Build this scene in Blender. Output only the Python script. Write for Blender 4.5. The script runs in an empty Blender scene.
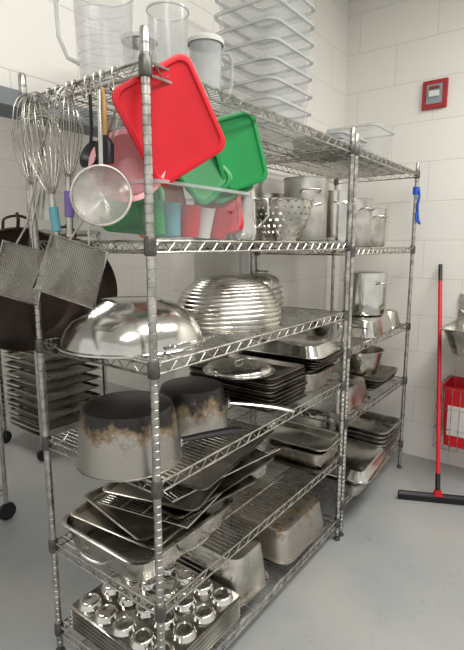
import bpy, math, random, bmesh
from mathutils import Vector, Matrix
random.seed(7)
pi=math.pi
scene=bpy.context.scene
# ------------------------------------------------------------------ materials
def lin(h):
    h=h.lstrip('#'); o=[]
    for i in (0,2,4):
        c=int(h[i:i+2],16)/255
        o.append(c/12.92 if c<=.04045 else ((c+.055)/1.055)**2.4)
    return (o[0],o[1],o[2],1)
def newmat(name):
    m=bpy.data.materials.new(name); m.use_nodes=True
    nt=m.node_tree; b=nt.nodes['Principled BSDF']
    return m,nt,b
def noise(nt,scale,detail=4,vec=None,rough=.5):
    n=nt.nodes.new('ShaderNodeTexNoise'); n.inputs['Scale'].default_value=scale
    n.inputs['Detail'].default_value=detail; n.inputs['Roughness'].default_value=rough
    if vec is None:
        tc=nt.nodes.new('ShaderNodeTexCoord'); vec=tc.outputs['Object']
    nt.links.new(vec,n.inputs['Vector']); return n
def ramp(nt,fac,stops):
    r=nt.nodes.new('ShaderNodeValToRGB'); e=r.color_ramp.elements
    e[0].position,e[0].color=stops[0]; e[1].position,e[1].color=stops[-1]
    for p,c in stops[1:-1]:
        k=e.new(p); k.color=c
    nt.links.new(fac,r.inputs['Fac']); return r
def bump(nt,b,h,strength,dist=.002):
    bp=nt.nodes.new('ShaderNodeBump'); bp.inputs['Strength'].default_value=strength
    bp.inputs['Distance'].default_value=dist
    nt.links.new(h,bp.inputs['Height']); nt.links.new(bp.outputs['Normal'],b.inputs['Normal'])
def metal(name,c1,c2,r1,r2,scale=9,met=1.0,bs=.15,alpha=1):
    m,nt,b=newmat(name); b.inputs['Metallic'].default_value=met
    n=noise(nt,scale,5)
    r=ramp(nt,n.outputs['Fac'],[(.3,lin(c1)),(.7,lin(c2))])
    nt.links.new(r.outputs['Color'],b.inputs['Base Color'])
    mr=nt.nodes.new('ShaderNodeMapRange'); mr.inputs['To Min'].default_value=r1; mr.inputs['To Max'].default_value=r2
    mr.inputs['From Min'].default_value=.3; mr.inputs['From Max'].default_value=.7
    nt.links.new(n.outputs['Fac'],mr.inputs['Value']); nt.links.new(mr.outputs[0],b.inputs['Roughness'])
    n2=noise(nt,scale*3,3); bump(nt,b,n2.outputs['Fac'],bs)
    b.inputs['Alpha'].default_value=alpha
    return m
def plastic(name,c,rough=.35,alpha=1,bs=0):
    m,nt,b=newmat(name); n=noise(nt,6,3)
    cc=lin(c); c2=tuple(x*.85 for x in cc[:3])+(1,)
    r=ramp(nt,n.outputs['Fac'],[(.3,c2),(.7,cc)])
    nt.links.new(r.outputs['Color'],b.inputs['Base Color'])
    b.inputs['Roughness'].default_value=rough; b.inputs['Alpha'].default_value=alpha
    return m
def burnt(name,z0,z1,base='#b4b0a8',lo=-.25,hi=.55,sc=9):
    m,nt,b=newmat(name)
    tc=nt.nodes.new('ShaderNodeTexCoord'); sp=nt.nodes.new('ShaderNodeSeparateXYZ')
    nt.links.new(tc.outputs['Object'],sp.inputs[0])
    mr=nt.nodes.new('ShaderNodeMapRange'); mr.inputs['From Min'].default_value=z0; mr.inputs['From Max'].default_value=z1
    mr.inputs['To Min'].default_value=lo; mr.inputs['To Max'].default_value=hi; mr.clamp=True
    nt.links.new(sp.outputs['Z'],mr.inputs['Value'])
    n=noise(nt,sc,9,tc.outputs['Object'],.72)
    ad=nt.nodes.new('ShaderNodeMath'); ad.operation='ADD'
    nt.links.new(mr.outputs[0],ad.inputs[0]); nt.links.new(n.outputs['Fac'],ad.inputs[1])
    r=ramp(nt,ad.outputs[0],[(.5,lin(base)),(.60,lin('#8a7860')),(.70,lin('#1d1a18'))])
    nt.links.new(r.outputs['Color'],b.inputs['Base Color'])
    r2=ramp(nt,ad.outputs[0],[(.5,(1,1,1,1)),(.7,(.15,.15,.15,1))])
    nt.links.new(r2.outputs['Color'],b.inputs['Metallic'])
    b.inputs['Roughness'].default_value=.36
    bump(nt,b,n.outputs['Fac'],.25)
    return m
CHROME=metal('chrome_wire','#98968f','#cfccc5',.2,.4,20,1,.05)
POSTM=metal('post_galvanised','#93918c','#cfccc6',.25,.42,25,1,.1)
COLLAR=metal('collar_steel','#4c4a48','#77746f',.35,.5,30,.8)
STEEL=metal('stainless_steel','#bfbdb7','#e6e4de',.10,.24,7,1,.05)
STEELD=metal('stainless_worn','#a39f97','#d6d3cb',.2,.36,9,1,.15)
ALU=metal('aluminium_dull','#a09d96','#cbc8c0',.32,.5,12,1,.15)
SHEET=metal('sheet_pan_stained','#3f372f','#a8a298',.28,.45,6,1,.15)
SHEETL=metal('sheet_pan_silver','#847d72','#cdc9bf',.22,.4,6,1,.15)
DARK=metal('carbon_steel_pan','#141210','#46342a',.32,.5,7,.6,.3)
MESH=metal('fine_wire_mesh','#a09d95','#c9c5bc',.4,.5,30,.6,.2,.6)
MESHL=metal('strainer_mesh','#c8c5be','#e2dfd8',.45,.55,30,.3,.1,.36)
BLACK=plastic('black_plastic','#17171a',.4)
RED=plastic('red_plastic','#cf1323',.4)
DKRED=plastic('dark_red_plastic','#a32a2e',.45)
GREEN=plastic('green_plastic','#0f8a43',.4)
PINK=plastic('pink_plastic','#f2aeb2',.45)
WHITE=plastic('white_plastic','#dddbd5',.4)
TEAL=plastic('teal_grip','#5f9fa8',.5)
PURPLE=plastic('purple_grip','#6f5fa0',.5)
BLUE=plastic('blue_plastic','#1f55c0',.4)
ORANGE=plastic('orange_plastic','#d87a35',.5)
YEL=plastic('yellow_plastic','#e3c04a',.5)
CLEAR=plastic('clear_plastic','#b3b8b8',.06,.22)
CLEARR=plastic('clear_plastic_rim','#c6cac9',.1,.55)
MILKY=plastic('milky_plastic','#b4b8b6',.15,.38)
WOOD=plastic('wood_handle','#c99f63',.6)
burnA=burnt('burnt_aluminium_a',.07,.195,lo=-.12,hi=.34)
burnB=burnt('burnt_aluminium_b',.03,.17,lo=-.08,hi=.34)
burnL=burnt('burnt_roaster',0,.15,lo=-.14,hi=.05,sc=12)

def blockwall(name,axis,c='#e4e1da'):
    m,nt,b=newmat(name)
    tc=nt.nodes.new('ShaderNodeTexCoord'); sp=nt.nodes.new('ShaderNodeSeparateXYZ'); cb=nt.nodes.new('ShaderNodeCombineXYZ')
    nt.links.new(tc.outputs['Object'],sp.inputs[0])
    nt.links.new(sp.outputs[axis],cb.inputs['X']); nt.links.new(sp.outputs['Z'],cb.inputs['Y'])
    br=nt.nodes.new('ShaderNodeTexBrick')
    br.inputs['Scale'].default_value=1; br.inputs['Brick Width'].default_value=.55; br.inputs['Row Height'].default_value=.275
    br.inputs['Mortar Size'].default_value=.005; br.inputs['Mortar Smooth'].default_value=1.0
    br.inputs['Color1'].default_value=lin(c); br.inputs['Color2'].default_value=lin('#e1ded7'); br.inputs['Mortar'].default_value=lin('#cfcbc2')
    nt.links.new(cb.outputs[0],br.inputs['Vector'])
    nt.links.new(br.outputs['Color'],b.inputs['Base Color']); b.inputs['Roughness'].default_value=.62
    n=noise(nt,70,5,None,.65)
    mt=nt.nodes.new('ShaderNodeMath'); mt.operation='MULTIPLY_ADD'; mt.inputs[1].default_value=-.8
    nt.links.new(br.outputs['Fac'],mt.inputs[0])
    m2=nt.nodes.new('ShaderNodeMath'); m2.operation='MULTIPLY'; m2.inputs[1].default_value=.8
    nt.links.new(n.outputs['Fac'],m2.inputs[0]); nt.links.new(m2.outputs[0],mt.inputs[2])
    bump(nt,b,mt.outputs[0],.5,.003)
    return m
WALLX=blockwall('painted_block_x','X'); WALLY=blockwall('painted_block_y','Y')
def floormat():
    m,nt,b=newmat('painted_concrete_floor')
    n=noise(nt,1.6,6); n2=noise(nt,16,6,None,.65)
    r=ramp(nt,n.outputs['Fac'],[(.3,lin('#92979a')),(.7,lin('#a8a7a2'))])
    r2=ramp(nt,n2.outputs['Fac'],[(.28,(.72,.71,.70,1)),(.42,(1,1,1,1))])
    mx=nt.nodes.new('ShaderNodeMixRGB'); mx.blend_type='MULTIPLY'; mx.inputs['Fac'].default_value=.6
    nt.links.new(r.outputs['Color'],mx.inputs[1]); nt.links.new(r2.outputs['Color'],mx.inputs[2])
    nt.links.new(mx.outputs[0],b.inputs['Base Color'])
    rr=ramp(nt,n.outputs['Fac'],[(.3,(.26,.26,.26,1)),(.7,(.38,.38,.38,1))])
    nt.links.new(rr.outputs['Color'],b.inputs['Roughness'])
    bump(nt,b,n2.outputs['Fac'],.08)
    return m
FLOOR=floormat()
CEIL=plastic('ceiling_paint','#e6e6e2',.8)
FRAME=plastic('grey_frame_paint','#8d969b',.5)
EM,_nt,_b=newmat('lamp_diffuser'); _b.inputs['Emission Color'].default_value=(1,.98,.95,1); _b.inputs['Emission Strength'].default_value=4

# ------------------------------------------------------------------ mesh builder
class MB:
    def __init__(s): s.v=[];s.f=[];s.m=[];s.mats=[]
    def mi(s,mat):
        if mat not in s.mats: s.mats.append(mat)
        return s.mats.index(mat)
    def add(s,vs,fs,mat,M=None):
        o=len(s.v); k=s.mi(mat)
        for p in vs:
            p=Vector(p); s.v.append(M@p if M is not None else p)
        for f in fs: s.f.append([i+o for i in f]); s.m.append(k)
    def tube(s,path,r,mat,n=6,closed=False,M=None,flat=1,radii=None):
        P=[Vector(p) for p in path]; N=len(P)
        vs=[];fs=[]; prev=None
        for i in range(N):
            if closed: t=(P[(i+1)%N]-P[i-1])
            else: t=P[min(i+1,N-1)]-P[max(i-1,0)]
            if t.length<1e-9: t=Vector((0,0,1))
            t.normalize()
            if prev is None:
                a=Vector((0,0,1)) if abs(t.z)<.9 else Vector((1,0,0))
                nn=t.cross(a).normalized()
            else:
                nn=prev-t*prev.dot(t)
                nn.normalize()
            prev=nn; bb=t.cross(nn)
            rr=radii[i] if radii else r
            for k in range(n):
                an=2*pi*k/n
                vs.append(P[i]+nn*(math.cos(an)*rr)+bb*(math.sin(an)*rr*flat))
        for i in range(N if closed else N-1):
            j=(i+1)%N
            for k in range(n):
                fs.append([i*n+k,i*n+(k+1)%n,j*n+(k+1)%n,j*n+k])
        if not closed:
            fs.append(list(range(n))[::-1]); fs.append([(N-1)*n+k for k in range(n)])
        s.add(vs,fs,mat,M)
    def lathe(s,prof,mat,n=32,M=None,sx=1,sy=1,fn=None):
        vs=[];rings=[];fs=[]
        for (r,z) in prof:
            if r<1e-6: rings.append([len(vs)]); vs.append(Vector((0,0,z)))
            else:
                rings.append(list(range(len(vs),len(vs)+n)))
                for k in range(n):
                    a=2*pi*k/n; p=Vector((r*math.cos(a)*sx,r*math.sin(a)*sy,z))
                    if fn: p=fn(p,a,r,z)
                    vs.append(p)
        for A,B in zip(rings,rings[1:]):
            if len(A)==1 and len(B)==1: continue
            for k in range(n):
                k2=(k+1)%n
                if len(A)==1: fs.append([A[0],B[k2],B[k]])
                elif len(B)==1: fs.append([A[k],A[k2],B[0]])
                else: fs.append([A[k],A[k2],B[k2],B[k]])
        s.add(vs,fs,mat,M)
    def loft(s,loops,mat,M=None,cap0=True,cap1=True,k=5):
        vs=[];fs=[];n=4*(k+1)
        for (hx,hy,z,cr) in loops:
            cr=min(cr,hx*.98,hy*.98)
            for q,(sx,sy) in enumerate(((1,1),(-1,1),(-1,-1),(1,-1))):
                for i in range(k+1):
                    a=q*pi/2+i*pi/2/k
                    vs.append((sx*(hx-cr)+cr*math.cos(a),sy*(hy-cr)+cr*math.sin(a),z))
        for L in range(len(loops)-1):
            for i in range(n):
                j=(i+1)%n
                fs.append([L*n+i,L*n+j,(L+1)*n+j,(L+1)*n+i])
        if cap0: fs.append(list(range(n))[::-1])
        if cap1: fs.append([(len(loops)-1)*n+i for i in range(n)])
        s.add(vs,fs,mat,M)
    def box(s,a,b,mat,M=None):
        x0,y0,z0=a;x1,y1,z1=b
        s.add([(x0,y0,z0),(x1,y0,z0),(x1,y1,z0),(x0,y1,z0),(x0,y0,z1),(x1,y0,z1),(x1,y1,z1),(x0,y1,z1)],
              [[0,3,2,1],[4,5,6,7],[0,1,5,4],[1,2,6,5],[2,3,7,6],[3,0,4,7]],mat,M)
    def obj(s,name,loc=(0,0,0),rz=0,rx=0,ry=0,M=None):
        me=bpy.data.meshes.new(name); me.from_pydata([tuple(v) for v in s.v],[],s.f)
        for m in s.mats: me.materials.append(m)
        me.polygons.foreach_set('material_index',s.m)
        me.polygons.foreach_set('use_smooth',[True]*len(s.f))
        me.update()
        try: me.set_sharp_from_angle(angle=math.radians(38))
        except Exception: pass
        o=bpy.data.objects.new(name,me); scene.collection.objects.link(o)
        if M is not None: o.matrix_world=M
        else:
            o.location=loc; o.rotation_euler=(rx,ry,rz)
        return o
def T(x,y,z): return Matrix.Translation((x,y,z))
def RX(a): return Matrix.Rotation(a,4,'X')
def RY(a): return Matrix.Rotation(a,4,'Y')
def RZ(a): return Matrix.Rotation(a,4,'Z')
def orient(c,xd,n):
    n=Vector(n).normalized(); x=Vector(xd); x=(x-n*x.dot(n)).normalized(); y=n.cross(x)
    M=Matrix.Identity(4)
    for i in range(3): M[i][0]=x[i];M[i][1]=y[i];M[i][2]=n[i];M[i][3]=c[i]
    return M
D2=math.radians

# ------------------------------------------------------------------ room
mb=MB(); mb.box((-4,-4,-.1),(2.72,4.0,0),FLOOR); mb.obj('floor')
mb=MB(); mb.box((2.72,-4,0),(2.9,.65,3.4),WALLY); mb.obj('wall_right')
mb=MB()
mb.box((.93,.65,0),(2.72,.8,3.4),WALLX)
mb.box((-4,.65,2.14),(.93,.8,3.4),WALLX)
mb.obj('wall_back')
mb=MB(); # opening frame
mb.box((-4,.64,2.085),(.93,.81,2.14),FRAME); mb.obj('trim_1')
mb=MB(); mb.box((-4,3.9,0),(2.72,4.0,3.4),WALLX); mb.obj('wall_far')
mb=MB(); mb.box((2.62,.8,0),(2.72,3.9,3.4),WALLY); mb.obj('wall_east')
mb=MB(); mb.box((-4,-4,3.4),(2.9,4.0,3.5),CEIL); mb.obj('ceiling')
for i,(x,y) in enumerate(((0.1,-1.3),(1.6,-1.5),(-1.7,-1.3),(.3,2.4))):
    mb=MB(); mb.box((-.62,-.32,-.05),(.62,.32,0),WHITE); mb.box((-.58,-.28,-.056),(.58,.28,-.05),EM)
    mb.obj('ceiling_light',(x,y,3.4))
    L=bpy.data.lights.new('fluorescent','AREA'); L.shape='RECTANGLE'; L.size=1.2; L.size_y=.6; L.energy=(33,42,36,28)[i]; L.color=(1,.98,.945)
    o=bpy.data.objects.new('fluorescent_lamp_glow',L); o.location=(x,y,3.33); scene.collection.objects.link(o)
w=bpy.data.worlds.new('world'); scene.world=w; w.use_nodes=True
bg=w.node_tree.nodes['Background']; bg.inputs[0].default_value=(1,.985,.955,1); bg.inputs[1].default_value=.82

# ------------------------------------------------------------------ wire shelving
def shelf(mb,u0,u1,w0,w1,z):
    zb=z-.032
    for (a,b) in (((u0,w0),(u1,w0)),((u0,w1),(u1,w1)),((u0,w0),(u0,w1)),((u1,w0),(u1,w1))):
        for zz,r in ((z,.0042),(zb,.0042)):
            mb.tube([(a[0],a[1],zz),(b[0],b[1],zz)],r,CHROME,6)
        Lk=math.hypot(b[0]-a[0],b[1]-a[1]); n=int(Lk/.034); n+=n%2
        path=[]
        for i in range(n+1):
            t=i/n; path.append((a[0]+(b[0]-a[0])*t,a[1]+(b[1]-a[1])*t,z if i%2 else zb))
        mb.tube(path,.0024,CHROME,5)
    n=int((u1-u0)/.021)
    for i in range(1,n):
        x=u0+(u1-u0)*i/n
        mb.tube([(x,w0,z+.002),(x,w1,z+.002)],.0016,CHROME,5)
    for k in (1/4,2/4,3/4):
        y=w0+(w1-w0)*k
        mb.tube([(u0,y,z-.004),(u1,y,z-.004)],.0032,CHROME,5)
        m=int((u1-u0)/.05); m+=m%2
        if k==.5:
            mb.tube([(u0+(u1-u0)*i/m,y,z-.004 if i%2 else zb) for i in range(m+1)],.0022,CHROME,5)
            mb.tube([(u0,y,zb),(u1,y,zb)],.0032,CHROME,5)
def post(mb,u,w_,top,zs):
    prof=[(0,.03),(.0127,.03)]; z=.05
    while z<top-.03:
        prof+=[(.0127,z),(.0112,z+.0015),(.0112,z+.0035),(.0127,z+.005)]; z+=.0254
    prof+=[(.0127,top),(.010,top+.006),(0,top+.007)]
    mb.lathe(prof,POSTM,14,T(u,w_,0))
    mb.lathe([(0,0),(.019,0),(.019,.008),(.008,.012),(.008,.03),(0,.03)],COLLAR,14,T(u,w_,0))
    for zz in zs:
        mb.lathe([(.0127,-.042),(.0165,-.04),(.0185,-.034),(.0178,.004),(.015,.012),(.0127,.013)],COLLAR,16,T(u,w_,zz))
Z5=.485
Z1=[2.095,1.63,1.277,.905,Z5,.12]
Z2=[2.095,1.60,1.07,.68,.20]
def unit(u0,u1,w0,w1,top,zs):
    mb=MB()
    for z in zs: shelf(mb,u0,u1,w0,w1,z)
    for u in (u0,u1):
        for w_ in (w0,w1): post(mb,u,w_,top,zs)
    mb.obj('wire_shelving_unit')
unit(0,1.36,0,.58,2.17,Z1)
unit(1.41,2.45,0,.58,2.15,Z2)

# ------------------------------------------------------------------ generic cookware
def pan(mb,L,W,H,mat,M=None,t=.015,rim=.012,cr=.04,th=.002):
    hx,hy=L/2,W/2
    f=min(.012,H*.4)
    mb.loft([(hx-t-f,hy-t-f,0,cr),(hx-t-f*.3,hy-t-f*.3,f*.3,cr),(hx-t,hy-t,f,cr),(hx,hy,H-.003,cr+.006),(hx+rim,hy+rim,H-.006,cr+.014),(hx+rim+.001,hy+rim+.001,H-.002,cr+.014),(hx+rim-.003,hy+rim-.003,H,cr+.013),
       (hx-th,hy-th,H-.001,cr+.005),(hx-t-th,hy-t-th,f+th,cr),(hx-t-f-th,hy-t-f-th,th,cr)],mat,M)
def potprof(r0,r1,h,th=.003,fil=.02,rim=.004):
    p=[(0,0),(r0-fil,0),(r0-fil*.3,fil*.25),(r0,fil)]
    p+=[(r0+(r1-r0)*k/4,fil+(h-fil)*k/4) for k in range(1,5)]
    p+=[(r1+rim,h+.001),(r1+rim,h+.004),(r1-th,h+.004)]
    p+=[(r1-th+(r0-r1)*k/3,h-(h-fil)*k/3) for k in range(1,4)]
    p+=[(r0-fil-th,th+.001),(0,th)]
    return p
def arm(mb,mat,r,z,ang,L,drop=.0,M0=None,rad=.011,flat=.45,up=.02):
    M=RZ(ang)
    if M0 is not None: M=M0@M
    n=8; path=[];rd=[]
    for i in range(n+1):
        t=i/n; path.append((r+L*t,0,z+up*math.sin(t*pi*.6)-drop*t)); rd.append(rad*(.8+.5*t) if i<n else rad*.8)
    mb.tube(path,rad,mat,8,M=M,radii=rd,flat=flat)
    mb.loft([(.004,.03,0,.004),(.004,.03,.03,.004)],STEELD,M@T(r,0,z-.012))
    for dy in (-.016,.016):
        mb.lathe([(0,.0),(.006,0),(.005,.004),(0,.005)],STEELD,8,M@T(r+.003,dy,z+.004)@RY(pi/2))
def loop_handle(mb,mat,r,z,ang,wd=.09,out=.035,th=.004,M0=None):
    M=RZ(ang)
    if M0 is not None: M=M0@M
    pts=[(r-.004,-wd/2,z-.01),(r+.01,-wd/2,z-.004)]
    for i in range(9):
        a=-pi/2+pi*i/8
        pts.append((r+.012+out*.4+out*.6*math.cos(a),wd/2*math.sin(a)*.98,z))
    pts+=[(r+.01,wd/2,z-.004),(r-.004,wd/2,z-.01)]
    mb.tube(pts,th,mat,8,M=M)
def dome(R,H,th=.002,p=.55,n=14,lip=.012):
    o=[(R+lip,0),(R+lip,.003),(R+.002,.005)]
    for i in range(n+1):
        a=pi/2*i/n; o.append((R*math.cos(a)**p if i<n else 0,.005+(H-.005)*math.sin(a)**1.0))
    for i in range(n,-1,-1):
        a=pi/2*i/n; o.append((max(0,(R-th)*math.cos(a)**p) if i<n else 0,.003+(H-.005-th)*math.sin(a)))
    return o

# ---- shelf 3: big mixing bowl (inverted)
mb=MB(); mb.lathe([(.255,.0),(.255,.006),(.245,.008),(.241,.03),(.230,.06),(.211,.09),(.182,.118),(.15,.137),(.11,.148),(.105,.152),(.10,.150),(0,.150),(0,.147),(.10,.147),(.148,.134),(.180,.115),(.209,.088),(.228,.06),(.239,.03),(.244,.004)],STEEL,64)
loop_handle(mb,STEEL,.245,.03,D2(-95),.11,.03,.005)
mb.obj('mixing_bowl',(.18,.285,1.281))
# ribbed dome
pr=[]; R=.232;H=.20;N=14
for i in range(N+1):
    a=pi/2*i/N*.9; pr.append((R*math.cos(a)**.62,.006+H*math.sin(a)))
    if i<N:
        for q,amp in ((.25,.0022),(.5,.003),(.75,.0022)):
            a2=pi/2*(i+q)/N*.9; pr.append((R*math.cos(a2)**.62+amp*math.cos(a2),.006+H*math.sin(a2)+amp*math.sin(a2)))
top=pr[-1]; pr=[(R+.01,0),(R+.01,.005)]+pr+[(top[0]*.6,top[1]+.002),(0,top[1]+.003)]
mb=MB(); mb.lathe(pr,STEELD,64); mb.obj('ribbed_dome_bowl',(.695,.255,1.281))
mb=MB()
for i in range(5):
    mb.lathe(dome(.175,.07),STEELD,48,T(random.uniform(-.01,.01),0,i*.03)@RZ(.1*i),sx=1.0,sy=.72)
loop_handle(mb,STEELD,.03,.2,0,.08,.02,.004)
mb.obj('stack_of_lids',(1.15,.41,1.281))
# ---- shelf 4 : inverted burnt saucepans, bottoms up
INV=lambda h: T(0,0,h)@RX(pi)
mb=MB(); mb.lathe(potprof(.155,.172,.192,fil=.03),burnA,56,INV(.196))
arm(mb,BLACK,.172,.038,D2(-36),.23,.0,None,.017,.7,.012)
mb.obj('saucepan',(.075,.205,.909))
mb=MB(); mb.lathe(potprof(.128,.145,.165,fil=.028),burnB,56,INV(.169))
arm(mb,STEELD,.145,.085,D2(-50),.27,.06,None,.015,.5,.02)
mb.obj('saucepan',(.435,.24,.909))
# sheet pan stack
mb=MB()
for i in range(13):
    pan(mb,.30,.46,.02,(SHEET,SHEETL,DARK)[i%3],T(random.uniform(-.006,.006),random.uniform(-.012,.008),i*.0115)@RZ(random.uniform(-.025,.025)),t=.008,cr=.02,rim=.008)
mb.obj('sheet_pan_stack',(.855,.265,.909))
mb=MB(); mb.lathe(dome(.145,.03,p=.3),STEEL,48)
mb.tube([(-.03,0,.028),(-.025,0,.042),(.025,0,.042),(.03,0,.028)],.004,STEEL,8)
mb.obj('pot_lid',(.70,.20,1.083))
def inv_pan(name,L,W,H,mat,loc,rz=0,hand=False,rx=0):
    mb=MB(); pan(mb,L,W,H,mat,T(0,0,H)@RX(pi),t=.02,rim=.014,cr=.05)
    if hand:
        loop_handle(mb,mat,L/2+.01,.02,0,.11,.03,.004); loop_handle(mb,mat,L/2+.01,.02,pi,.11,.03,.004)
    return mb.obj(name,loc,rz,rx)
mb=MB(); pan(mb,.27,.44,.10,STEELD,t=.015,rim=.012)
mb.obj('hotel_pan',(1.195,.25,.909))
mb=MB()
for i in range(5): pan(mb,.29,.45,.02,SHEET,T(random.uniform(-.006,.006),-.01*i,i*.014)@RZ(random.uniform(-.06,.06)),t=.008,cr=.02,rim=.008)
mb.obj('sheet_pan_stack',(1.19,.25,1.012))
inv_pan('roaster_cover',.30,.44,.055,STEEL,(1.17,.22,1.092),.05)

# ---- shelf 5: roasting pan + fanned sheet pans
mb=MB(); pan(mb,.52,.44,.105,STEELD,t=.02,rim=.014,cr=.05)
loop_handle(mb,STEELD,.255,.06,pi,.13,.035,.005); loop_handle(mb,STEELD,.255,.06,0,.13,.035,.005)
loop_handle(mb,STEELD,.215,.06,-pi/2,.13,.03,.005)
mb.obj('roasting_pan',(.262,.31,Z5+.004))
fan=[(.33,.32,.595,6,1,1),(.38,.30,.612,-9,1,-2),(.44,.30,.634,10,-1,-2),(.50,.28,.657,-4,2,-4),(.46,.31,.682,14,-1,-4),(.54,.29,.705,-11,2,-5),(.56,.29,.732,6,0,-5)]
for i,(x,y,z,a,tx,ty) in enumerate(fan):
    mb=MB(); pan(mb,.58,.40,.018,SHEET if i%2 else SHEETL,t=.008,cr=.02,rim=.009)
    if i in (2,5):
        mb=MB()
        mb.tube([(-.29,-.2,0),(.29,-.2,0),(.29,.2,0),(-.29,.2,0)],.004,STEELD,6,closed=True)
        for k in range(1,40): mb.tube([(-.29+.58*k/40,-.2,0),(-.29+.58*k/40,.2,0)],.0015,STEELD,5)
        for yy in (-.1,0,.1): mb.tube([(-.29,yy,-.003),(.29,yy,-.003)],.003,STEELD,5)
        mb.obj('cooling_rack',(x,y,z+.015),D2(a),D2(tx),D2(ty*.6)); continue
    mb.obj('sheet_pan',(x,y,z+.01),D2(a),D2(tx),D2(ty*.6))
mb=MB(); mb.lathe(potprof(.10,.108,.20),STEELD,48); loop_handle(mb,STEELD,.108,.16,D2(-100)); loop_handle(mb,STEELD,.108,.16,D2(80))
mb.obj('stock_pot',(.93,.30,Z5+.004))
mb=MB(); pan(mb,.25,.42,.03,SHEET,t=.008,cr=.02); pan(mb,.25,.42,.1,STEELD,T(0,-.01,.012)); pan(mb,.26,.42,.03,STEEL,T(0,-.02,.115))
mb.obj('hotel_pan',(1.20,.20,Z5+.004),.03)
# ---- shelf 6
mb=MB()
for s in range(6):
    M=T(0,0,s*.017)
    mb.loft([(.225,.255,.036,.02),(.228,.258,.038,.02),(.228,.258,.041,.02),(.225,.255,.042,.02)],STEEL if s==5 else ALU,M)
    if s in(0,5):
        for i in range(4):
            for j in range(5):
                x=-.168+i*.112; y=-.2+j*.1
                mb.lathe([(.047,.041),(.044,.044),(.040,.060),(.036,.064),(.029,.065),(.026,.062),(.010,.0625),(0,.064)],STEEL,22,M@T(x,y,0))
mb.obj('muffin_pan_stack',(.245,.275,.088))
inv_pan('roasting_pan',.25,.44,.19,STEELD,(.62,.27,.124),0)
inv_pan('roasting_pan',.44,.46,.14,burnL,(1.03,.24,.155),0,True)
mb=MB(); pan(mb,.44,.46,.028,SHEET,t=.008,cr=.03); mb.obj('sheet_pan',(1.03,.25,.124))

# ------------------------------------------------------------------ shelf 2 items
def bin_(mb,L,W,H,mat,rimm,M=None,t=.02,cr=.04):
    hx,hy=L/2,W/2
    mb.loft([(hx-t,hy-t,0,cr),(hx-t*.4,hy-t*.4,H*.55,cr),(hx,hy,H-.006,cr)],mat,M,True,False)
    mb.loft([(hx,hy,H-.012,cr),(hx+.012,hy+.012,H-.010,cr+.012),(hx+.013,hy+.013,H,cr+.012),(hx,hy,H,cr)],rimm,M,False,False)
mb=MB(); bin_(mb,.50,.36,.170,CLEAR,CLEARR); mb.obj('clear_storage_bin',(.30,.215,1.635))
def lidgeo(mb,L,W,mat,M=None,th=.012):
    hx,hy=L/2,W/2
    mb.loft([(hx-.004,hy-.004,-th/2,.035),(hx,hy,-th/2+.002,.035),(hx,hy,th/2-.002,.035),(hx-.003,hy-.003,th/2,.035),(hx-.014,hy-.014,th/2,.03),(hx-.018,hy-.018,th/2-.006,.028),(hx-.03,hy-.03,th/2-.007,.02)],mat,M)
R_=Vector((.596,-.803,0)); U_=Vector((.132,.098,.986))
def lid(name,c,L,W,imgdir,n,mat,k=1):
    mb=MB()
    for i in range(k): lidgeo(mb,L,W,mat,T(0,0,-.014*i)@RZ(.03*i))
    xd=R_*imgdir[0]+U_*imgdir[1]
    mb.obj(name,M=orient(c,xd,n))
lid('plastic_lid',(.105,.006,1.965),.285,.26,(.60,-.80),(-.40,-.90,-.13),RED,1)
lid('plastic_lid',(.47,.13,1.765),.17,.22,(1,.1),(-.8,-.5,.2),RED,2)
lid('plastic_lid',(.49,.05,1.945),.25,.19,(.42,-.91),(-.42,-.89,-.05),GREEN,1)
lid('plastic_lid',(.46,.10,1.905),.25,.19,(.5,-.86),(-.42,-.89,.05),GREEN,2)
lid('plastic_lid',(.36,.13,1.88),.23,.17,(.7,-.7),(-.5,-.8,.2),GREEN,1)
lid('plastic_lid',(.14,.22,1.74),.20,.18,(1,0),(-.6,-.7,.35),GREEN,1)
lid('plastic_lid',(.30,.26,1.75),.20,.2,(1,.2),(-.5,-.85,.1),ORANGE)
mb=MB()
for i,m in enumerate((GREEN,TEAL,RED,WHITE,RED)):
    mb.lathe([(0,0),(.03,0),(.042,.10),(.044,.102),(.041,.10),(.029,.004),(0,.004)],m,20,T(-.15+.075*i,.01*(i%2),0)@RX(.12*(i-2)))
mb.obj('plastic_cups',(.28,.105,1.645))
mb=MB(); mb.lathe([(0,0),(.06,.003),(.085,.03),(.098,.07),(.112,.072),(.112,.077),(.096,.077),(.083,.033),(.058,.007),(0,.004)],PINK,36)
mb.obj('pink_colander',M=orient((.09,.165,1.825),(1,0,0),(-.75,-.6,.3)))
mb=MB(); mb.lathe(potprof(.06,.05,.2),STEEL,32); mb.tube([(.05,0,.17),(.1,0,.165),(.105,0,.1),(.06,0,.05)],.006,STEEL,8)
mb.obj('steel_pitcher',(.70,.18,1.635),-1.2)
mb=MB()
for i in range(4): mb.lathe([(0,.0),(.05,.0),(.085,.03),(.1,.06),(.105,.06),(.098,.062),(.083,.033),(.048,.004),(0,.004)],STEELD if i%2 else BLACK,32,T(0,0,i*.02))
mb.obj('stack_of_bowls',(.76,.42,1.635))
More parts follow.
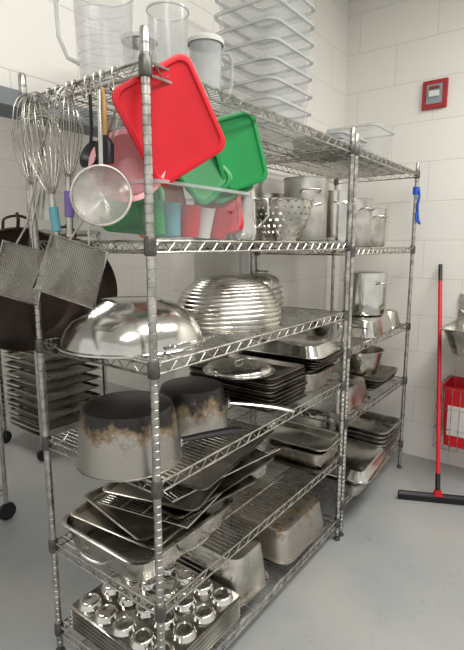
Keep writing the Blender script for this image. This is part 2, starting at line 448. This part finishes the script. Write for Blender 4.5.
def colander(name,loc):
    prof=[]
    for i in range(13):
        t=i/12; prof.append((.075+.055*math.sin(t*pi/2)**.8,.02+.155*t))
    mb=MB(); mb.lathe(prof,STEELD,48)
    me=bpy.data.meshes.new('x'); me.from_pydata([tuple(v) for v in mb.v],[],mb.f)
    bm=bmesh.new(); bm.from_mesh(me); bm.faces.ensure_lookup_table()
    sel=[f for i,f in enumerate(bm.faces) if (i//48)%2==1 and (i%48+ (i//96)%2)%2==0]
    bmesh.ops.inset_individual(bm,faces=sel,thickness=.0032)
    bmesh.ops.delete(bm,geom=sel,context='FACES')
    bm.to_mesh(me); bm.free()
    out=MB()
    out.add([v.co.copy() for v in me.vertices],[list(p.vertices) for p in me.polygons],STEELD)
    out.lathe([(0,.018),(.076,.018),(.076,.021)],STEELD,48)
    out.lathe([(.06,0),(.062,0),(.066,.02),(.06,.02)],STEELD,32)
    out.lathe([(.129,.173),(.138,.175),(.14,.18),(.136,.182),(.128,.178)],STEEL,48)
    loop_handle(out,STEEL,.132,.165,D2(-50),.08,.03,.004); loop_handle(out,STEEL,.132,.165,D2(130),.08,.03,.004)
    out.obj(name,loc)
colander('colander',(.965,.15,1.635))
def stock(name,r,h,loc,mat=STEELD,rz=0,lid_=False):
    mb=MB(); mb.lathe(potprof(r,r+.002,h),mat,48)
    loop_handle(mb,mat,r,h*.8,D2(40)+rz,.09,.03); loop_handle(mb,mat,r,h*.8,D2(220)+rz,.09,.03)
    if lid_:
        mb.lathe([(r+.008,h+.004),(r+.008,h+.008),(r*.9,h+.014),(0,h+.018),(0,h+.015),(r*.9,h+.010)],mat,48)
    mb.obj(name,loc)
stock('stock_pot',.12,.28,(1.02,.44,1.635),ALU)
stock('stock_pot',.105,.30,(1.235,.18,1.635),ALU)
stock('stock_pot',.10,.24,(1.25,.43,1.635),STEELD)
stock('stock_pot',.10,.30,(1.62,.20,1.605),STEEL)
stock('stock_pot',.10,.28,(1.90,.20,1.605),ALU,.4)
stock('stock_pot',.095,.24,(2.18,.2,1.605),STEELD,.2)
stock('stock_pot',.10,.22,(1.80,.46,1.605),STEEL,.2)
# unit 2 shelf z=1.07
inv_pan('hotel_pan',.46,.34,.10,STEEL,(1.98,.18,1.075),.04)
stock('stock_pot',.135,.26,(2.05,.17,1.178),STEEL,.5,True)
mb=MB(); mb.lathe(potprof(.10,.12,.12),STEELD,40); arm(mb,STEELD,.12,.09,D2(-110),.18,0); mb.obj('saucepan',(1.57,.2,1.075))
inv_pan('hotel_pan',.17,.34,.10,STEELD,(2.34,.2,1.075),.0)
# z=.68
mb=MB()
for i in range(4): pan(mb,.42,.40,.03,SHEET,T(0,-.01*i,i*.017)@RZ(.03*i),t=.01)
mb.obj('sheet_pan_stack',(2.17,.25,.685))
mb=MB(); mb.lathe(potprof(.12,.15,.16),STEELD,40); mb.obj('stock_pot',(2.10,.2,.766))
inv_pan('roasting_pan',.40,.42,.13,STEELD,(1.67,.24,.685),0,False)
# z=.20
stock('stock_pot',.12,.33,(1.80,.44,.205),ALU)
mb=MB()
for i in range(2): pan(mb,.42,.32,.08,STEELD,T(0,-.01*i,i*.03),t=.02)
mb.obj('hotel_pan_stack',(1.68,.09,.205))
mb=MB(); pan(mb,.44,.34,.055,STEEL,T(0,0,.055)@RX(pi)); mb.obj('roaster_cover',(1.68,.07,.318),.05)
mb=MB()
for i in range(6): pan(mb,.34,.36,.05,STEELD if i%2 else ALU,T(0,-.004*i,i*.03),t=.015)
mb.obj('hotel_pan_stack',(2.2,.18,.205))

# ------------------------------------------------------------------ top shelf items
ZT=2.0995
def jug(name,r0,r1,h,mat,loc,rz,lidm=None,handle=True,marks=False):
    def fn(p,a,r,z):
        if z>h*.86 and r>r1*.8:
            d=abs((a-pi+pi)%(2*pi)-pi)
            if d<.6: p.x+= .03*(1-d/.6)*(z-h*.86)/(h*.14)
        return p
    if not handle: fn=None
    mb=MB(); pr=[(0,.0),(r0-.006,0),(r0,.006)]+[(r0+(r1-r0)*k/8,.006+(h-.006)*k/8) for k in range(1,9)]
    mb.lathe(pr,mat,40,fn=fn)
    mb.lathe([(r1,h-.006),(r1+.004,h-.004),(r1+.004,h),(r1,h)],CLEARR,40,fn=fn)
    mb.lathe([(r0-.004,.001),(r0+.003,.001),(r0+.002,.012)],CLEARR,40)
    if marks:
        for k in range(6): 
            rr=r0+(r1-r0)*(k+1)/7
            mb.lathe([(rr+.0006,h*(k+1)/7),(rr+.0012,h*(k+1)/7+.0018)],CLEARR,40)
    if handle:
        mb.tube([(-r1+.002,0,h*.88),(-r1-.03,0,h*.9),(-r1-.045,0,h*.8),(-r1-.042,0,h*.45),(-r1-.02,0,h*.25),(-r0-.001,0,h*.2)],.009,CLEARR,8,flat=.7)
    if lidm: mb.lathe([(r1+.006,h-.012),(r1+.008,h),(r1+.002,h+.008),(0,h+.01)],lidm,40)
    mb.obj(name,loc,rz)
jug('measuring_pitcher',.075,.09,.265,MILKY,(.085,.26,ZT),D2(-30),None,True,True)
jug('storage_canister',.060,.066,.27,MILKY,(.30,.20,ZT),0,None,False)
jug('storage_canister',.058,.06,.25,MILKY,(.36,.40,ZT),0,WHITE,False)
jug('water_pitcher',.052,.062,.26,CLEARR,(.54,.24,ZT),D2(150),WHITE,True)
mb=MB()
for i in range(8):
    bin_(mb,.36,.30,.12,CLEAR,CLEARR,T(random.uniform(-.006,.006),0,i*.074),t=.02)
mb.obj('stack_of_clear_bins',(.99,.27,ZT))
mb=MB()
for i in range(7): lidgeo(mb,.34,.3,CLEARR,T(random.uniform(-.01,.01),random.uniform(-.01,.01),.008+i*.013))
mb.obj('stack_of_clear_lids',(1.60,.23,ZT))
mb=MB(); bin_(mb,.34,.30,.2,CLEAR,CLEARR); mb.obj('clear_storage_bin',(2.0,.22,ZT))

# ------------------------------------------------------------------ hanging utensils on the end rail u=0
def hook(mb,x,y,z):
    mb.tube([(x+.006,y,z-.012),(x+.008,y,z+.004),(x,y,z+.009),(x-.010,y,z+.004),(x-.012,y,z-.02),(x-.004,y,z-.045),(x-.012,y,z-.056),(x-.022,y,z-.048),(x-.022,y,z-.036)],.0022,CHROME,6)
def whisk(name,x,y,z,L,R,hl,tilt,tilt2,grip):
    mb=MB()
    for k in range(9):
        ph=pi*k/9; sc=1-.03*k; pts=[]
        for i in range(25):
            th=2*pi*i/24; zz=L*sc*(1-math.cos(th))/2; rr=R*math.sin(th)*abs(math.sin(th/2))**1.1
            pts.append((rr*math.cos(ph),rr*math.sin(ph),zz))
        mb.tube(pts,.0015,STEELD,6)
    mb.lathe([(0,.03),(.008,.03),(.011,.0),(.010,-.02),(.010,-hl+.02),(.012,-hl+.005),(.008,-hl),(0,-hl)],STEELD,16)
    if grip: mb.lathe([(.0125,-.02),(.0145,-.022),(.0145,-.095),(.0125,-.097)],grip,16)
    mb.obj(name,(x,y,z),0,D2(tilt),D2(tilt2))
whisk('whisk',-.045,.49,1.79,.29,.065,.20,3,-2,None)
whisk('whisk',-.05,.375,1.755,.32,.075,.18,-5,-2,TEAL)
whisk('whisk',-.04,.30,1.80,.27,.058,.16,6,-2,PURPLE)
mb=MB()
for y in (.50,.43,.385,.33,.30,.24,.20,.17,.12): hook(mb,0,y,2.095)
mb.obj('s_hooks')
def skimmer(name,c,Wd,Ht,hl,roll,n):
    mb=MB(); hw=Wd/2
    fr=[(-hw*1.05,-Ht,0),(hw*1.05,-Ht,0),(hw*.95,0,0),(-hw*.95,0,0)]
    mb.tube(fr,.004,STEELD,8,closed=True)
    mb.loft([(hw*.93,Ht*.46,-.018,.006),(hw,Ht*.5,0,.006)],MESH,T(0,-Ht/2,0),True,False)
    k=int(Wd/.0065)
    for i in range(1,k):
        a=-hw*.95+Wd*.95*i/k; mb.tube([(a,-.004,-.016),(a,-Ht+.004,-.016)],.0010,STEELD,4)
    k=int(Ht/.0065)
    for i in range(1,k):
        a=-Ht*i/k; mb.tube([(-hw*.95,a,-.0155),(hw*.95,a,-.0155)],.0010,STEELD,4)
    for i in range(1,4):
        a=-Ht*i/4; mb.tube([(-hw,a,0),(-hw*.9,a,-.02),(hw*.9,a,-.02),(hw,a,0)],.002,STEELD,5)
    mb.tube([(-.03,0,0),(-.010,.06,0),(-.007,hl-.02,0),(0,hl,0),(.007,hl-.02,0),(.010,.06,0),(.03,0,0)],.0035,STEELD,6)
    mb.obj(name,M=orient(c,R_*math.cos(roll)+U_*math.sin(roll),n))
skimmer('fry_skimmer',(-.075,.215,1.625),.185,.17,.42,D2(-18),(-.85,-.5,.1))
skimmer('fry_skimmer',(-.09,.48,1.615),.16,.175,.42,D2(-14),(-.85,-.5,.1))
def strainer(name,c,R,n,hl):
    mb=MB()
    mb.tube([(R*math.cos(2*pi*i/32),R*math.sin(2*pi*i/32),0) for i in range(32)],.004,STEELD,6,closed=True)
    for k in range(30):
        a=pi*k/30; pts=[]
        for i in range(13):
            t=pi*i/12; pts.append((R*math.cos(t)*math.cos(a),R*math.cos(t)*math.sin(a),-R*.4*math.sin(t)))
        mb.tube(pts,.0006,STEELD,4)
    for k in range(1,16):
        t=pi/2*k/16
        mb.tube([(R*math.cos(t)*math.cos(2*pi*i/28),R*math.cos(t)*math.sin(2*pi*i/28),-R*.4*math.sin(t)) for i in range(28)],.0006,STEELD,4,closed=True)
    mb.lathe([(R*math.cos(pi/2*i/8)*.985,-R*.39*math.sin(pi/2*i/8)) for i in range(9)],MESHL,32)
    mb.tube([(0,R,0),(0,R+hl,.01)],.006,STEEL,8,flat=.4)
    mb.obj(name,M=orient(c,(.6,-.8,0),n))
strainer('mesh_strainer',(-.065,.12,1.755),.082,(-.7,-.6,.12),.2)
mb=MB(); mb.tube([(0,0,0),(0,0,-.10),(-.005,0,-.13)],.005,BLACK,8)
mb.lathe([(0,-.03),(.025,-.024),(.04,0),(.042,.002),(.038,0),(.024,-.02),(0,-.026)],BLACK,28,T(-.01,0,-.165)@RY(D2(-70)))
mb.obj('black_ladle',(-.025,.20,2.04))
mb=MB(); mb.tube([(0,0,0),(0,0,-.04),(0,0,-.10),(0,0,-.13)],.01,WOOD,10,radii=[.008,.012,.014,.009],flat=.7)
mb.loft([(.012,.03,-.2,.01),(.012,.034,-.15,.01),(.008,.012,-.125,.006)],BLACK)
mb.obj('pastry_brush',(-.03,.14,2.045))
mb=MB(); mb.tube([(0,0,0),(0,0,-.22)],.004,STEEL,8,flat=.4); mb.loft([(.03,.0015,-.34,.001),(.034,.0015,-.25,.001),(.006,.0015,-.22,.001)],STEELD)
mb.obj('spatula',(-.03,.45,2.04),D2(-60))
def skillet(name,c,R,rimh,n,mat=DARK):
    mb=MB(); mb.lathe([(0,0),(R*.8,0),(R*.88,.006),(R,rimh),(R+.004,rimh+.002),(R-.002,rimh+.003),(R*.87,.010),(R*.79,.004),(0,.003)],mat,56)
    mb.tube([(0,R-.01,rimh),(0,R+.03,rimh+.02),(0,R+.05,rimh+.01)],.006,mat,8)
    loop_handle(mb,mat,R-.004,rimh-.004,pi/2,.09,.035,.005)
    mb.obj(name,M=orient(c,(1,0,0),n))
skillet('paella_pan',(-.02,.645,1.46),.215,.035,(-.25,-.95,.05))
skillet('paella_pan',(.21,.71,1.43),.215,.035,(-.1,-.99,.05))

# ------------------------------------------------------------------ right side
mb=MB()
mb.loft([(.082,.093,0,.006),(.082,.093,.02,.006),(.078,.089,.026,.006)],DKRED); mb.loft([(.052,.064,.026,.004),(.050,.062,.032,.004)],FRAME); mb.loft([(.034,.02,.032,.004),(.032,.018,.044,.004)],WHITE); mb.loft([(.034,.008,.032,.002),(.032,.007,.04,.002)],DKRED,T(0,.04,0))
mb.obj('fire_alarm_pull_box',M=orient((2.72,-.01,2.64),(0,-1,0),(-1,0,0)))
mb=MB()
a=Vector((2.10,-.35,.06)); b=Vector((2.69,-.13,1.48))
mb.tube([a,a.lerp(b,.08)],.016,BLACK,12); mb.tube([a.lerp(b,.06),a.lerp(b,.93)],.0135,RED,12); mb.tube([a.lerp(b,.92),b],.014,BLACK,12)
hd=Vector((.42,-.9,0)).normalized(); M=orient((2.10,-.35,.0),hd,(0,0,1))
mb.loft([(.24,.016,.03,.004),(.24,.018,.045,.004),(.236,.008,.06,.004)],BLACK,M); mb.loft([(.24,.005,.0,.002),(.24,.006,.032,.002)],BLACK,M)
mb.loft([(.03,.02,.05,.01),(.02,.018,.085,.01)],RED,M)
mb.obj('floor_squeegee')
# hand sink
mb=MB()
pan(mb,.48,.46,.17,STEELD,T(2.455,-.50,.93),t=.05,rim=.018,cr=.06)
mb.box((2.70,-.75,1.0),(2.72,-.27,1.28),STEELD)
mb.tube([(2.66,-.42,1.08),(2.66,-.42,1.28),(2.64,-.42,1.34),(2.58,-.42,1.37),(2.52,-.42,1.34),(2.50,-.42,1.28)],.011,STEEL,12)
for y in(-.34,-.5):
    mb.tube([(2.70,y,1.14),(2.62,y,1.14)],.012,STEEL,10); mb.tube([(2.63,y,1.14),(2.60,y+.03,1.18)],.007,STEEL,8)
mb.tube([(2.5,-.5,.94),(2.5,-.5,.83),(2.54,-.5,.80),(2.6,-.5,.81),(2.72,-.5,.81)],.018,STEEL,12)
mb.obj('hand_sink')
# wire caddy below with red bucket
mb=MB()
x0,x1,y0,y1=2.36,2.715,-.59,-.24
for z in (.26,.40,.54,.68):
    mb.tube([(x0,y0,z),(x1,y0,z),(x1,y1,z),(x0,y1,z)],.0035,CHROME,6,closed=True)
for k in range(8):
    t=k/7
    mb.tube([(x0,y0+(y1-y0)*t,.68),(x0,y0+(y1-y0)*t,.26),(x1,y0+(y1-y0)*t,.26)],.002,CHROME,5)
    mb.tube([(x0+(x1-x0)*t,y0,.68),(x0+(x1-x0)*t,y0,.26)],.002,CHROME,5)
    mb.tube([(x0+(x1-x0)*t,y1,.68),(x0+(x1-x0)*t,y1,.26)],.002,CHROME,5)
mb.obj('wire_wall_basket')
mb=MB()
mb.loft([(.13,.12,0,.03),(.15,.145,.40,.03),(.155,.15,.42,.03),(.148,.143,.42,.03),(.11,.11,.02,.03)],RED)
mb.add([(-.1375,-.03,.08),(-.1375,.10,.08),(-.1485,.10,.29),(-.1485,-.03,.29),(-.130,-.03,.08),(-.130,.10,.08),(-.140,.10,.29),(-.140,-.03,.29)],[[0,1,2,3],[4,5,6,7],[0,1,5,4],[1,2,6,5],[2,3,7,6],[3,0,4,7]],WHITE)
mb.obj('red_bucket',(2.545,-.41,.266))
mb=MB()
mb.tube([(0,-.018,.10),(-.022,-.03,.06),(-.018,-.02,0),(0,-.018,-.05),(.012,-.02,-.09),(.0,-.035,-.12),(-.03,-.02,-.10),(-.028,-.018,-.05)],.008,BLUE,8)
mb.lathe([(.014,-.02),(.022,-.02),(.022,.03),(.014,.03)],BLUE,16,T(0,0,.09))
mb.obj('blue_utensil_clip',(2.45,0,1.88))

# ------------------------------------------------------------------ other room
mb=MB()
for x in (0,.6):
    for y in (0,.55):
        mb.box((x-.012,y-.012,.12),(x+.012,y+.012,1.72),STEEL)
        mb.lathe([(0,-.012),(.05,-.012),(.055,0),(.05,.012),(0,.012)],BLACK,20,T(x,y,.056)@RX(pi/2))
        mb.tube([(x,y,.05),(x,y,.13)],.014,COLLAR,8)
for k in range(20):
    z=.2+k*.078
    for x in (0,.6): mb.box((x-.02,0,z),(x+.02,.55,z+.004),STEEL)
    pan(mb,.54,.5,.02,SHEETL if k%2 else SHEET,T(.3,.27,z+.004),t=.008,cr=.02,rim=.01)
mb.box((-.012,-.012,1.70),(.612,.562,1.73),STEEL)
mb.obj('sheet_pan_rack',(.95,2.2,0))
mb=MB()
for x in (-.95,0):
    for y in (0,.45):
        mb.lathe([(0,.11),(.0127,.11),(.0127,1.7),(0,1.7)],POSTM,12,T(x,y,0))
        mb.lathe([(0,-.012),(.05,-.012),(.055,0),(.05,.012),(0,.012)],BLACK,20,T(x,y,.056)@RX(pi/2))
for z in (.2,.75,1.2,1.65): shelf(mb,-.95,0,0,.45,z)
mb.obj('wire_cart',(.37,1.66,0))
for (x,z,m,s) in ((.15,1.655,ORANGE,.13),(-.19,1.655,RED,.12),(.15,1.205,YEL,.14),(.12,.755,PINK,.16),(-.3,1.205,WHITE,.16)):
    mb=MB(); pan(mb,.28,.28,s,m,t=.02,cr=.03); mb.obj('plastic_tub',(x,1.88,z+.003))

# ------------------------------------------------------------------ camera
cam=bpy.data.cameras.new('cam'); cam.sensor_fit='VERTICAL'; cam.sensor_height=24; cam.lens=480/650*24; cam.clip_start=.02
co=bpy.data.objects.new('camera',cam); scene.collection.objects.link(co)
th=math.radians(9.5); hd=math.atan2(.596,.803)
d=Vector((math.cos(hd)*math.cos(th),math.sin(hd)*math.cos(th),-math.sin(th)))
co.location=(-.949,-.987,1.62); co.rotation_euler=d.to_track_quat('-Z','Y').to_euler()
scene.camera=co
try:
    scene.view_settings.view_transform='Standard'
except Exception: pass
